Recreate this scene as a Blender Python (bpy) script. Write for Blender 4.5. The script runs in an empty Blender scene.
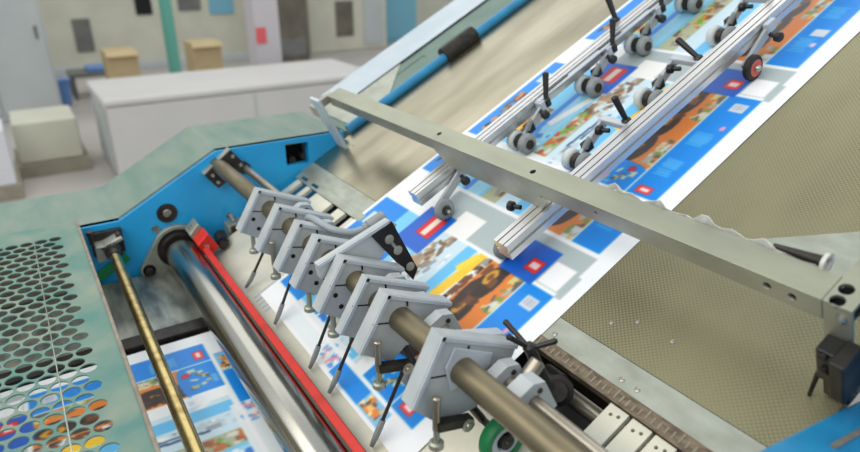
import bpy, bmesh, math, random
import numpy as np
from mathutils import Matrix, Vector
random.seed(7)
scn = bpy.context.scene
col = scn.collection
PI = math.pi
TILT = math.radians(27.727)
FW = Matrix.Translation((0, 0, 1.0))                       # machine frame, level
FB = FW @ Matrix.Rotation(TILT, 4, 'X')                    # feed-board frame, inclined
F0 = Matrix.Identity(4)                                    # the hall


# ------------------------------------------------------------------ materials
def lin(c):
    return tuple(((v / 255) / 12.92 if v / 255 <= .04045 else ((v / 255 + .055) / 1.055) ** 2.4) for v in c)


def mat(name, rgb, metal=0., rough=.5, rgb2=None, scale=8., stretch=(1, 1, 1), detail=4., lo=.35, hi=.65,
        bump=0., bscale=200., bstretch=(1, 1, 1), coat=0., rvar=0.):
    m = bpy.data.materials.new(name)
    m.use_nodes = True
    nt = m.node_tree
    p = nt.nodes['Principled BSDF']
    p.inputs['Base Color'].default_value = (*lin(rgb), 1)
    p.inputs['Metallic'].default_value = metal
    p.inputs['Roughness'].default_value = rough
    if coat:
        p.inputs['Coat Weight'].default_value = coat
        p.inputs['Coat Roughness'].default_value = .12
    tc = nt.nodes.new('ShaderNodeTexCoord')
    if rgb2 is not None or rvar:
        mp = nt.nodes.new('ShaderNodeMapping')
        mp.inputs['Scale'].default_value = stretch
        nt.links.new(tc.outputs['Object'], mp.inputs['Vector'])
        n = nt.nodes.new('ShaderNodeTexNoise')
        n.inputs['Scale'].default_value = scale
        n.inputs['Detail'].default_value = detail
        nt.links.new(mp.outputs['Vector'], n.inputs['Vector'])
        if rgb2 is not None:
            r = nt.nodes.new('ShaderNodeValToRGB')
            r.color_ramp.elements[0].position = lo
            r.color_ramp.elements[1].position = hi
            r.color_ramp.elements[0].color = (*lin(rgb), 1)
            r.color_ramp.elements[1].color = (*lin(rgb2), 1)
            nt.links.new(n.outputs['Fac'], r.inputs['Fac'])
            nt.links.new(r.outputs['Color'], p.inputs['Base Color'])
        if rvar:
            mr = nt.nodes.new('ShaderNodeMapRange')
            mr.inputs['From Min'].default_value = .3
            mr.inputs['From Max'].default_value = .7
            mr.inputs['To Min'].default_value = rough - rvar
            mr.inputs['To Max'].default_value = rough + rvar
            nt.links.new(n.outputs['Fac'], mr.inputs['Value'])
            nt.links.new(mr.outputs['Result'], p.inputs['Roughness'])
    if bump:
        mp2 = nt.nodes.new('ShaderNodeMapping')
        mp2.inputs['Scale'].default_value = bstretch
        nt.links.new(tc.outputs['Object'], mp2.inputs['Vector'])
        n2 = nt.nodes.new('ShaderNodeTexNoise')
        n2.inputs['Scale'].default_value = bscale
        nt.links.new(mp2.outputs['Vector'], n2.inputs['Vector'])
        b = nt.nodes.new('ShaderNodeBump')
        b.inputs['Strength'].default_value = bump
        b.inputs['Distance'].default_value = .002
        nt.links.new(n2.outputs['Fac'], b.inputs['Height'])
        nt.links.new(b.outputs['Normal'], p.inputs['Normal'])
    return m


M = {}
M['blue'] = mat('blue_enamel', (36, 172, 234), 0, .38, (28, 154, 218), 6, lo=.3, hi=.7, bump=.05, bscale=60)
M['bluetube'] = mat('blue_tube_paint', (42, 140, 186), 0, .35, (34, 124, 172), 12)
M['green'] = mat('grey_green_enamel', (96, 126, 118), 0, .5, (128, 142, 130), 5, (1, 3, 1), 8, .3, .7, .08, 80)
M['guard'] = mat('worn_teal_enamel', (74, 122, 114), 0, .5, (132, 142, 126), 9, (1, 1, 1), 8, .35, .75, .12, 90)
M['guardedge'] = mat('worn_edge', (128, 118, 104), .4, .5, (148, 142, 130), 30)
M['coverwhite'] = mat('pale_painted_sheet_steel', (190, 202, 210), .2, .35, (175, 190, 200), 5)
M['covergreen'] = mat('deep_grey_green_enamel', (92, 118, 108), 0, .5, (105, 130, 118), 8)
M['steel'] = mat('brushed_stainless', (176, 170, 148), 1., .30, (140, 134, 112), 3.0, (2.2, .5, 1), 5, .3, .7, .03, 300, (1, .05, 1), rvar=.06)
M['beam'] = mat('milled_aluminium', (172, 175, 155), .8, .45, (158, 160, 144), 7, (1, 3, 1), 5, .3, .7, .04, 400, (.1, 1, 1))
M['beamfront'] = mat('dull_aluminium_flange', (182, 181, 168), .7, .45, (156, 155, 144), 9, (1, 3, 1), 5, .3, .7, .04, 300, (.1, 1, 1))
M['alu'] = mat('anodised_aluminium', (222, 222, 220), .75, .34, (205, 206, 206), 10, (4, .3, 1))
M['plate'] = mat('pale_steel_plate', (224, 220, 200), .2, .4, (204, 204, 190), 10, (1, 1, 1), 6, .35, .65)
M['strip'] = mat('light_steel_strip', (178, 184, 172), .6, .42, (158, 162, 148), 14, (1, 2, 1), 6)
M['brass'] = mat('tarnished_scale_brass', (132, 118, 98), .6, .45, (98, 86, 72), 40, (1, 3, 1))
M['rodbrass'] = mat('worn_brass_rod', (196, 176, 118), 1., .22, (140, 112, 70), 30, (1, 1, 1), 6, .45, .8)
M['shaft'] = mat('bronzed_steel_shaft', (142, 132, 106), .8, .42, (106, 98, 80), 12, (.6, 3, 3), 6, .3, .7, .04, 200)
M['thin'] = mat('grey_steel_shaft', (176, 170, 156), .8, .35, (150, 142, 128), 14)
M['cast'] = mat('grey_cast_aluminium', (188, 193, 195), .15, .45, (170, 177, 180), 18, (1, 1, 1), 5, .3, .7, .1, 250)
M['castlight'] = mat('machined_grey_face', (196, 204, 212), .2, .4, (182, 191, 200), 16)
M['chrome'] = mat('polished_chrome', (176, 174, 164), 1., .21, (168, 168, 162), 3, (.3, 4, 4))
M['red'] = mat('chipped_red_paint', (204, 36, 24), 0, .42, (176, 30, 22), 18, (1, 1, 1), 8, .5, .72, .1, 120)
M['dark'] = mat('dark_oxide_steel', (66, 62, 58), .6, .45, (44, 42, 40), 30, bump=.1, bscale=150)
M['black'] = mat('black_plastic', (22, 22, 24), 0, .38)
M['hole'] = mat('hollow_shade_black', (10, 10, 11), 0, .8)  # near-black colour standing in for shade inside holes, slits and openings
M['blackplate'] = mat('blackened_plate', (20, 20, 22), .2, .5, (34, 34, 36), 20)
M['greyrub'] = mat('grey_rubber', (144, 150, 150), 0, .55, (122, 128, 128), 25)
M['palerub'] = mat('pale_grey_rubber', (208, 214, 213), 0, .5, (192, 200, 200), 25)
M['greenrub'] = mat('green_rubber', (10, 132, 74), 0, .5, (8, 110, 62), 25)
M['tyre'] = mat('black_tyre_rubber', (26, 24, 24), 0, .6)
M['redhub'] = mat('red_wheel_hub', (196, 92, 84), 0, .5)
M['screw'] = mat('bright_screw', (170, 168, 160), .9, .3)
M['hose'] = mat('grey_hose', (150, 158, 164), 0, .45)
M['tape'] = mat('torn_clear_tape', (222, 224, 220), 0, .2, (190, 190, 180), 40)
M['ink'] = mat('oily_steel_plate', (176, 178, 164), .6, .35, (112, 116, 112), 9, (1, 3, 1), 8, .35, .65, .3, 60)
M['bed'] = mat('near_black_bed', (30, 29, 28), .3, .5, (18, 18, 18), 20)  # near-black tone shared by the bed and the lower table
M['floor'] = mat('pinkish_concrete', (178, 172, 166), 0, .5, (168, 163, 158), 1.5)
M['cream'] = mat('cream_enamel', (200, 200, 182), 0, .5, (190, 188, 172), 2)
M['greyen'] = mat('pale_grey_enamel', (184, 190, 188), 0, .5, (176, 182, 182), 2)
M['white'] = mat('white_coated_steel', (202, 200, 197), 0, .5, (196, 195, 193), 2)
M['paperstack'] = mat('stacked_white_paper', (214, 216, 220), 0, .7, (204, 206, 212), 40, (.1, .1, 6))
M['card'] = mat('brown_cardboard', (190, 170, 130), 0, .7, (180, 160, 122), 6)
M['darkgrey'] = mat('dark_grey_panel', (112, 112, 108), 0, .5, (96, 96, 94), 6)
M['brown'] = mat('brown_machine_paint', (110, 104, 92), 0, .6, (90, 84, 74), 3)
M['teal'] = mat('teal_paint', (96, 168, 152), 0, .5)
M['colgrey'] = mat('column_paint', (190, 186, 190), 0, .6)
M['signred'] = mat('red_sign', (214, 90, 96), 0, .5)
M['bin'] = mat('blue_plastic', (92, 132, 190), 0, .4)
M['cyan'] = mat('cyan_enamel', (112, 170, 190), 0, .5)
M['wood'] = mat('pallet_wood', (150, 144, 126), 0, .7, (138, 132, 116), 8, (6, 1, 1))
M['pinkred'] = mat('faded_red_plastic', (214, 120, 110), 0, .5)


def perforated(name, rgb, rgb2, dot, pitch):
    m = mat(name, rgb, .8, .42, rgb2, 2.6, (1.3, .6, 1), 6, .32, .68)
    nt = m.node_tree
    p = nt.nodes['Principled BSDF']
    tc = nt.nodes['Texture Coordinate']
    mp = nt.nodes.new('ShaderNodeMapping')
    mp.inputs['Rotation'].default_value = (0, 0, PI / 4)
    mp.inputs['Scale'].default_value = (1, 1, 0)
    nt.links.new(tc.outputs['Object'], mp.inputs['Vector'])
    v = nt.nodes.new('ShaderNodeTexVoronoi')
    v.inputs['Scale'].default_value = 1 / pitch
    v.inputs['Randomness'].default_value = 0
    nt.links.new(mp.outputs['Vector'], v.inputs['Vector'])
    r = nt.nodes.new('ShaderNodeValToRGB')
    r.color_ramp.elements[0].position = .28
    r.color_ramp.elements[1].position = .42
    r.color_ramp.elements[0].color = (1, 1, 1, 1)
    r.color_ramp.elements[1].color = (0, 0, 0, 1)
    nt.links.new(v.outputs['Distance'], r.inputs['Fac'])
    mx = nt.nodes.new('ShaderNodeMix')
    mx.data_type = 'RGBA'
    src = p.inputs['Base Color'].links[0].from_socket
    nt.links.new(r.outputs['Color'], mx.inputs[0])
    nt.links.new(src, mx.inputs[6])
    mx.inputs[7].default_value = (*lin(dot), 1)
    nt.links.new(mx.outputs[2], p.inputs['Base Color'])
    b = nt.nodes.new('ShaderNodeBump')
    b.inputs['Strength'].default_value = .12
    b.inputs['Distance'].default_value = .001
    nt.links.new(r.outputs['Color'], b.inputs['Height'])
    nt.links.new(b.outputs['Normal'], p.inputs['Normal'])
    return m


M['perf'] = perforated('dimpled_stainless', (152, 148, 118), (112, 108, 84), (150, 146, 116), .0066)  # darker olive than the smooth panel; reflection bands put into the colour noise


def print_mat():
    m = bpy.data.materials.new('printed_coated_paper')
    m.use_nodes = True
    nt = m.node_tree
    p = nt.nodes['Principled BSDF']
    p.inputs['Roughness'].default_value = .4
    a = nt.nodes.new('ShaderNodeVertexColor')
    a.layer_name = 'print'
    nt.links.new(a.outputs['Color'], p.inputs['Base Color'])
    return m


M['print'] = print_mat()


# ------------------------------------------------------------------ mesh builder
class MB:
    def __init__(s):
        s.v, s.f, s.sm = [], [], []

    def add(s, vs, fs, smooth=False):
        o = len(s.v)
        s.v += [Vector(v) for v in vs]
        for f in fs:
            s.f.append([i + o for i in f])
            s.sm.append(smooth)
        return s

    def box(s, lo, hi, rot=None, piv=None):
        (a, b, c), (d, e, f) = lo, hi
        vs = [Vector(p) for p in ((a, b, c), (d, b, c), (d, e, c), (a, e, c), (a, b, f), (d, b, f), (d, e, f), (a, e, f))]
        if rot is not None:
            pv = Vector(piv) if piv is not None else sum(vs, Vector()) / 8
            vs = [rot @ (v - pv) + pv for v in vs]
        return s.add(vs, [(0, 3, 2, 1), (4, 5, 6, 7), (0, 1, 5, 4), (1, 2, 6, 5), (2, 3, 7, 6), (3, 0, 4, 7)])

    def cyl(s, p0, p1, r0, r1=None, n=20, cap=True):
        p0, p1 = Vector(p0), Vector(p1)
        r1 = r0 if r1 is None else r1
        ax = (p1 - p0).normalized()
        u = ax.orthogonal().normalized()
        w = ax.cross(u)
        vs = []
        for p, r in ((p0, r0), (p1, r1)):
            for i in range(n):
                a = 2 * PI * i / n
                vs.append(p + (u * math.cos(a) + w * math.sin(a)) * r)
        s.add(vs, [(i, (i + 1) % n, n + (i + 1) % n, n + i) for i in range(n)], True)
        if cap:
            s.add(vs[:n], [tuple(range(n))][::1])
            s.add(vs[n:], [tuple(range(n))])
        return s

    def lathe(s, p0, ax, prof, n=28):
        """prof: list of (distance along ax, radius)"""
        p0, ax = Vector(p0), Vector(ax).normalized()
        u = ax.orthogonal().normalized()
        w = ax.cross(u)
        vs = []
        for d, r in prof:
            for i in range(n):
                a = 2 * PI * i / n
                vs.append(p0 + ax * d + (u * math.cos(a) + w * math.sin(a)) * max(r, 1e-5))
        fs = []
        for k in range(len(prof) - 1):
            fs += [(k * n + i, k * n + (i + 1) % n, (k + 1) * n + (i + 1) % n, (k + 1) * n + i) for i in range(n)]
        s.add(vs, fs, True)
        s.add(vs[:n], [tuple(range(n))])
        s.add(vs[-n:], [tuple(range(n))])
        return s

    def tube(s, pts, r, n=12):
        pts = [Vector(p) for p in pts]
        rs = r if isinstance(r, (list, tuple)) else [r] * len(pts)
        vs = []
        u = None
        for k, p in enumerate(pts):
            t = (pts[min(k + 1, len(pts) - 1)] - pts[max(k - 1, 0)]).normalized()
            u = (u - t * u.dot(t)).normalized() if u is not None else t.orthogonal().normalized()
            w = t.cross(u)
            for i in range(n):
                a = 2 * PI * i / n
                vs.append(p + (u * math.cos(a) + w * math.sin(a)) * rs[k])
        fs = []
        for k in range(len(pts) - 1):
            fs += [(k * n + i, k * n + (i + 1) % n, (k + 1) * n + (i + 1) % n, (k + 1) * n + i) for i in range(n)]
        s.add(vs, fs, True)
        s.add(vs[:n], [tuple(range(n))])
        s.add(vs[-n:], [tuple(range(n))])
        return s

    def prism(s, pts, fn0, fn1):
        """pts 2-D outline; fn0/fn1 map (u,v) to the two end faces"""
        n = len(pts)
        vs = [Vector(fn0(*p)) for p in pts] + [Vector(fn1(*p)) for p in pts]
        return s.add(vs, [tuple(range(n)), tuple(range(2 * n - 1, n - 1, -1))] +
                     [(i, (i + 1) % n, n + (i + 1) % n, n + i) for i in range(n)])

    def prismx(s, yz, x0, x1):
        return s.prism(yz, lambda y, z: (x0, y, z), lambda y, z: (x1, y, z))

    def flat(s, outer, holes, t, fn):
        """plate with holes: 2-D outline and hole loops, thickness t, fn maps (u,v,w) to the frame"""
        cu = bpy.data.curves.new('outline', 'CURVE')
        cu.dimensions = '2D'
        cu.fill_mode = 'BOTH'
        cu.extrude = t / 2
        for loop in [outer] + holes:
            sp = cu.splines.new('POLY')
            sp.points.add(len(loop) - 1)
            for i, (u, v) in enumerate(loop):
                sp.points[i].co = (u, v, 0, 1)
            sp.use_cyclic_u = True
        ob = bpy.data.objects.new('outline', cu)
        col.objects.link(ob)
        dg = bpy.context.evaluated_depsgraph_get()
        me = bpy.data.meshes.new_from_object(ob.evaluated_get(dg))
        vs = [fn(v.co.x, v.co.y, v.co.z) for v in me.vertices]
        fs = [tuple(p.vertices) for p in me.polygons]
        bpy.data.objects.remove(ob)
        bpy.data.curves.remove(cu)
        bpy.data.meshes.remove(me)
        return s.add(vs, fs)


def circ(cx, cy, r, n=20, ry=None):
    ry = r if ry is None else ry
    return [(cx + r * math.cos(2 * PI * i / n), cy + ry * math.sin(2 * PI * i / n)) for i in range(n)]


ORG = {}


def tag(o, label, cat, group=None):
    o['label'] = label
    o['category'] = cat
    if group:
        o['group'] = group
    return o


def thing(name, label, cat, frame, loc, group=None):
    o = bpy.data.objects.new(name, None)
    o.empty_display_size = .05
    col.objects.link(o)
    o.matrix_world = frame @ Matrix.Translation(loc)
    tag(o, label, cat, group)
    ORG[o] = Vector(loc)
    return o


def mesh_of(name, mb, m, org, weld=1e-5):
    me = bpy.data.meshes.new(name)
    me.from_pydata([v - org for v in mb.v], [], mb.f)
    for p, sm in zip(me.polygons, mb.sm):
        p.use_smooth = sm
    bm = bmesh.new()
    bm.from_mesh(me)
    bmesh.ops.remove_doubles(bm, verts=bm.verts, dist=weld)
    bmesh.ops.recalc_face_normals(bm, faces=bm.faces)
    bm.normal_update()
    for e in bm.edges:
        if len(e.link_faces) == 2 and e.calc_face_angle(0) > .7:
            e.smooth = False
    bm.to_mesh(me)
    bm.free()
    me.materials.append(M[m])
    return me


def bev(o, w):
    if w:
        b = o.modifiers.new('bevel', 'BEVEL')
        b.width = w
        b.segments = 2
        b.limit_method = 'ANGLE'
        b.angle_limit = .7


def part(name, mb, m, parent, bevel=0., label=None):
    o = bpy.data.objects.new(name, mesh_of(name, mb, m, ORG[parent]))
    col.objects.link(o)
    o.parent = parent
    ORG[o] = ORG[parent]
    if label:
        o['label'] = label
    bev(o, bevel)
    return o


def solo(name, mb, m, label, cat, frame, loc, group=None, bevel=0.):
    o = bpy.data.objects.new(name, mesh_of(name, mb, m, Vector(loc)))
    col.objects.link(o)
    o.matrix_world = frame @ Matrix.Translation(loc)
    ORG[o] = Vector(loc)
    bev(o, bevel)
    return tag(o, label, cat, group)


def struct(name, mb, m, frame=F0):
    o = bpy.data.objects.new(name, mesh_of(name, mb, m, Vector((0, 0, 0))))
    col.objects.link(o)
    o.matrix_world = frame
    o['kind'] = 'structure'
    o['label'] = name.replace('_', ' ') + ' of the press hall'
    o['category'] = name.split('_')[0]
    return o


def copy_tree(o, parent=None):
    c = o.copy()
    col.objects.link(c)
    if parent is not None:
        c.parent = parent
    for ch in list(o.children):
        copy_tree(ch, c)
    return c


XF, XN = -2.06, -.31          # inner faces of the far and the near side frame
YS, ZS = .15, .20             # main shaft axis (board frame)


def shaft_y(x):
    return .147 + (x + 2.06) / 1.76 * .021


# ------------------------------------------------------------------ the far side frame
prof = [(-1.3, .117), (-.285, .117), (.04, .292), (.50, .292), (.50, -.62), (-1.3, -.62)]
t = thing('side_frame', 'blue machine side frame with grey-green top cover at the far side', 'machine frame', FW, (-2.24, -.3, -1.0))
m = MB()
sqh = [(.274, .279), (.359, .273), (.357, .198), (.274, .201)]
m.flat(prof, [sqh, circ(-.143, .113, .017), circ(-.185, .066, .012)], .03, lambda u, v, w: (XF - .015 + w, u, v))
part('inner_plate', m, 'blue', t)
m = MB().prismx([(-1.3, .112), (-.287, .112), (.038, .287), (.50, .287), (.50, -.62), (-1.3, -.62)], -2.42, -2.16)
part('casting', m, 'green', t)
m = MB()
top = [(-1.3, .117), (-.285, .117), (.04, .292), (.50, .292)]
m.prismx(top + [(y, z - .02) for y, z in reversed(top)], -2.445, XF - .001)
part('top_cover', m, 'green', t, .006)
m = MB().box((-2.155, .27, .18), (-2.15, .37, .284))
part('recess_back', m, 'hole', t)  # near-black sheet, stands for the shade inside the square recess
m = MB().cyl((-2.10, .335, .225), (-2.055, .335, .225), .007).cyl((-2.12, .30, .215), (-2.07, .30, .215), .012)
part('recess_bolts', m, 'dark', t)
m = MB().lathe((XF, -.143, .113), (1, 0, 0), [(0, .032), (.004, .032), (.004, .018), (-.004, .016)])
part('oil_plug_ring', m, 'dark', t)
m = MB().lathe((XF - .01, -.143, .113), (1, 0, 0), [(0, .013), (.012, .013), (.014, .009)])
part('oil_plug', m, 'screw', t)
m = MB().lathe((XF - .01, -.185, .066), (1, 0, 0), [(0, .011), (.013, .011), (.013, .006), (.006, .005)])
part('bolt', m, 'screw', t)
m = MB().box((-2.42, -1.3, -.999), (XF, .5, -.6))
part('foot', m, 'green', t)

# ------------------------------------------------------------------ the near side frame
t = thing('near_side_frame', 'blue machine side frame with worn top edge at the near side', 'machine frame', FW, (-.15, .1, -1.0))
m = MB().prismx([(-.95, .10), (-.40, .12), (.0, .335), (.25, .297), (.52, .256), (.525, .20), (.525, -.62), (-.95, -.62)], -.30, -.05)
part('side_plate', m, 'bluetube', t, .004)
m = MB().prism([(.34, .2836), (.43, .2702), (.43, .272), (.34, .2856)], lambda u, v: (-.262, u, v), lambda u, v: (-.254, u, v))
part('worn_edge', m, 'guardedge', t)
m = MB().box((-.30, -.95, -.999), (-.05, .525, -.62))
part('foot', m, 'green', t)

# ------------------------------------------------------------------ feed board
t = thing('feed_board', 'inclined stainless feed board between the two side frames', 'feed table', FB, (-1.2, .4, 0))
m = MB().box((-2.0595, .423, -.02), (-1.30, 3.0, 0))
part('smooth_panel', m, 'steel', t)
m = MB().box((-1.299, .423, -.02), (XN + .002, 3.0, 0))
part('dimpled_panel', m, 'perf', t, label='dull dimpled metal panel')
m = MB().box((-2.0595, .367, -.02), (XN, .422, -.0005))
part('front_strip', m, 'strip', t)
m = MB().box((-.797, .338, -.02), (XN, .366, .003))
sb = part('scale_bar', m, 'brass', t, label='tarnished brass scale bar')
m = MB()
for i in range(36):
    x = -.79 + i * .0135
    m.box((x, .344, .003), (x + .004, .358 if i % 5 else .364, .0036))
part('tick_marks', m, 'guardedge', sb)
for x, y in ((-.775, .385), (-.60, .383), (-.565, .383)):
    part('screw', MB().lathe((x, y, -.002), (0, 0, 1), [(0, .005), (.003, .005), (.004, .003)], 14), 'screw', t)
for x, y in ((-.70, .47), (-.66, .50), (-.58, .50), (-1.98, .56)):
    part('screw', MB().lathe((x, y, -.002), (0, 0, 1), [(0, .004), (.003, .004), (.0035, .002)], 14), 'screw', t)
for x in (-1.9, -.5):
    part('leg', MB().box((x - .04, 2.2, -2.2), (x + .04, 2.28, -.02), Matrix.Rotation(-TILT, 3, 'X'), (x, 2.24, -.02)), 'green', t)

# tongues below the board edge and the dark machine bed beneath
def tongue(x0, x1, y0, label, holes=True):
    t = thing('slot_tongue', label, 'steel tongue', FB, ((x0 + x1) / 2, .3, -.012), 'steel tongues below the board edge')
    pts = [(x0, y0), (x1, y0), (x1, .336), (x0, .336)]
    hs = []
    if holes:
        xm = (x0 + x1) / 2
        hs = [circ(xm - .006, .318, .0035, 12), circ(xm + .008, .322, .0035, 12)]
    part('tongue_plate', MB().flat(pts, hs, .012, lambda u, v, w: (u, v, w - .008)), 'plate', t, .0008)
    return t


near = ['first pale steel tongue beside the black pit, next to the shaft clamp',
        'second pale steel tongue counted from the black pit',
        'third pale steel tongue counted from the black pit, nearest the frame']
for k, x in enumerate((-.585, -.536, -.488)):
    tongue(x, x + .041, .20, near[k])
for k, x in enumerate((-.44, -.392, -.344)):
    tongue(x, x + .041, .20, 'pale steel tongue at the lower picture edge, %s of three' % ['left', 'middle', 'right'][k])
farn = ['narrow pale tongue against the far blue frame', 'second pale tongue out from the far blue frame',
        'third pale tongue out from the far blue frame', 'pale tongue between two dark slots near the grey hose',
        'pale tongue right beside the end of the grey hose']
for k, (x, w_) in enumerate(((-2.03, .035), (-1.945, .03), (-1.865, .12), (-1.70, .05), (-1.61, .04))):
    tongue(x, x + w_, .25, farn[k], False)
m = MB()
m.flat([(-2.05, .337), (-1.56, .337), (-1.56, .366), (-2.05, .366)],
       [[(x, .345), (x + .05, .345), (x + .05, .357), (x, .357)] for x in (-2.02, -1.93)], .006, lambda u, v, w: (u, v, w - .001))
solo('guide_bar', m, 'strip', 'flat slotted steel bar along the far end of the board edge', 'guide bar', FB, (-1.8, .35, 0), bevel=.0008)
t = thing('machine_bed', 'black machine bed seen in the pit below the board edge', 'machine bed', FB, (-1.2, .2, -.3))
part('pan', MB().box((-2.05, -.02, -.16), (XN - .005, .42, -.14)), 'bed', t)
part('bed_base', MB().box((-1.9, .0, -1.16), (-.5, .3, -.17), Matrix.Rotation(-TILT, 3, 'X'), (-1.2, .15, -.17)), 'bed', t)
part('pit_roller', MB().cyl((-.80, .318, -.06), (-.45, .318, -.06), .016), 'thin', t)
part('roller_collar', MB().lathe((-.735, .318, -.06), (1, 0, 0), [(-.03, .02), (-.03, .028), (.012, .028), (.015, .02), (.006, .018)]), 'dark', t)
part('cross_bar', MB().box((-1.9, .26, -.14), (-.32, .30, -.06)), 'bed', t)

t = thing('register_plate', 'pale steel plate under the clamps on the main shaft', 'steel plate', FB, (-1.2, .1, -.01))
part('plate', MB().box((-1.998, -.075, -.012), (-.70, .245, -.003)), 'plate', t, .001)
part('lip', MB().box((-.699, -.075, -.012), (XN - .005, .20, -.003)), 'plate', t, .001)
m = MB()
for k in range(5):
    x = -1.60 + k * .022
    m.box((x, -.03, -.003), (x + .008, .06, -.0015))
part('groove_rib', m, 'castlight', t)

# edge cover along the far side of the board
t = thing('edge_cover', 'pale and grey-green cover along the far edge of the feed board', 'machine cover', FB, (-2.25, .7, -.1))
part('grey_green_panel', MB().prism([(-2.10, .60), (-2.10, 3.0), (-2.33, 3.0), (-2.33, .60)], lambda u, v: (u, v, -.25), lambda u, v: (u, v, -.002)), 'covergreen', t)
m = MB().box((-2.52, .70, -.05), (-2.31, 3.0, .004))
part('white_strip', m, 'coverwhite', t, .002, label='pale blue-white steel strip')
m = MB().prism([(-2.10, .63), (-2.52, .63), (-2.31, 1.01), (-2.10, .80)], lambda u, v: (u, v, -.05), lambda u, v: (u, v, .002))
part('corner_plate', m, 'strip', t, .001)
part('joint_line', MB().box((-2.312, .78, -.01), (-2.306, 3.0, .0045)), 'hole', t)
part('seam', MB().box((-2.24, .85, -.002), (-2.238, 1.08, -.0008)).box((-2.24, 1.08, -.002), (-2.215, 1.082, -.0008)), 'hole', t)
for y in (.9, 2.6):
    h = 1.0 + y * math.sin(TILT) - .22
    part('leg', MB().box((-2.34, y - .05, -.22 - h), (-2.26, y + .05, -.2), Matrix.Rotation(-TILT, 3, 'X'), (-2.3, y, -.22)), 'green', t)
t = thing('edge_tube', 'long blue tube along the far edge of the feed board', 'tube', FB, (-2.075, .8, .012))
part('tube', MB().cyl((-2.078, .60, .012), (-2.078, 3.0, .012), .018), 'bluetube', t)
part('sleeve', MB().cyl((-2.085, 1.085, .016), (-2.085, 1.25, .016), .034, n=10), 'dark', t, .003, label='black sleeve')

# ------------------------------------------------------------------ printed sheets
SX0, SX1, SY0, SY1 = -1.585, -.797, .725, 1.752


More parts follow.
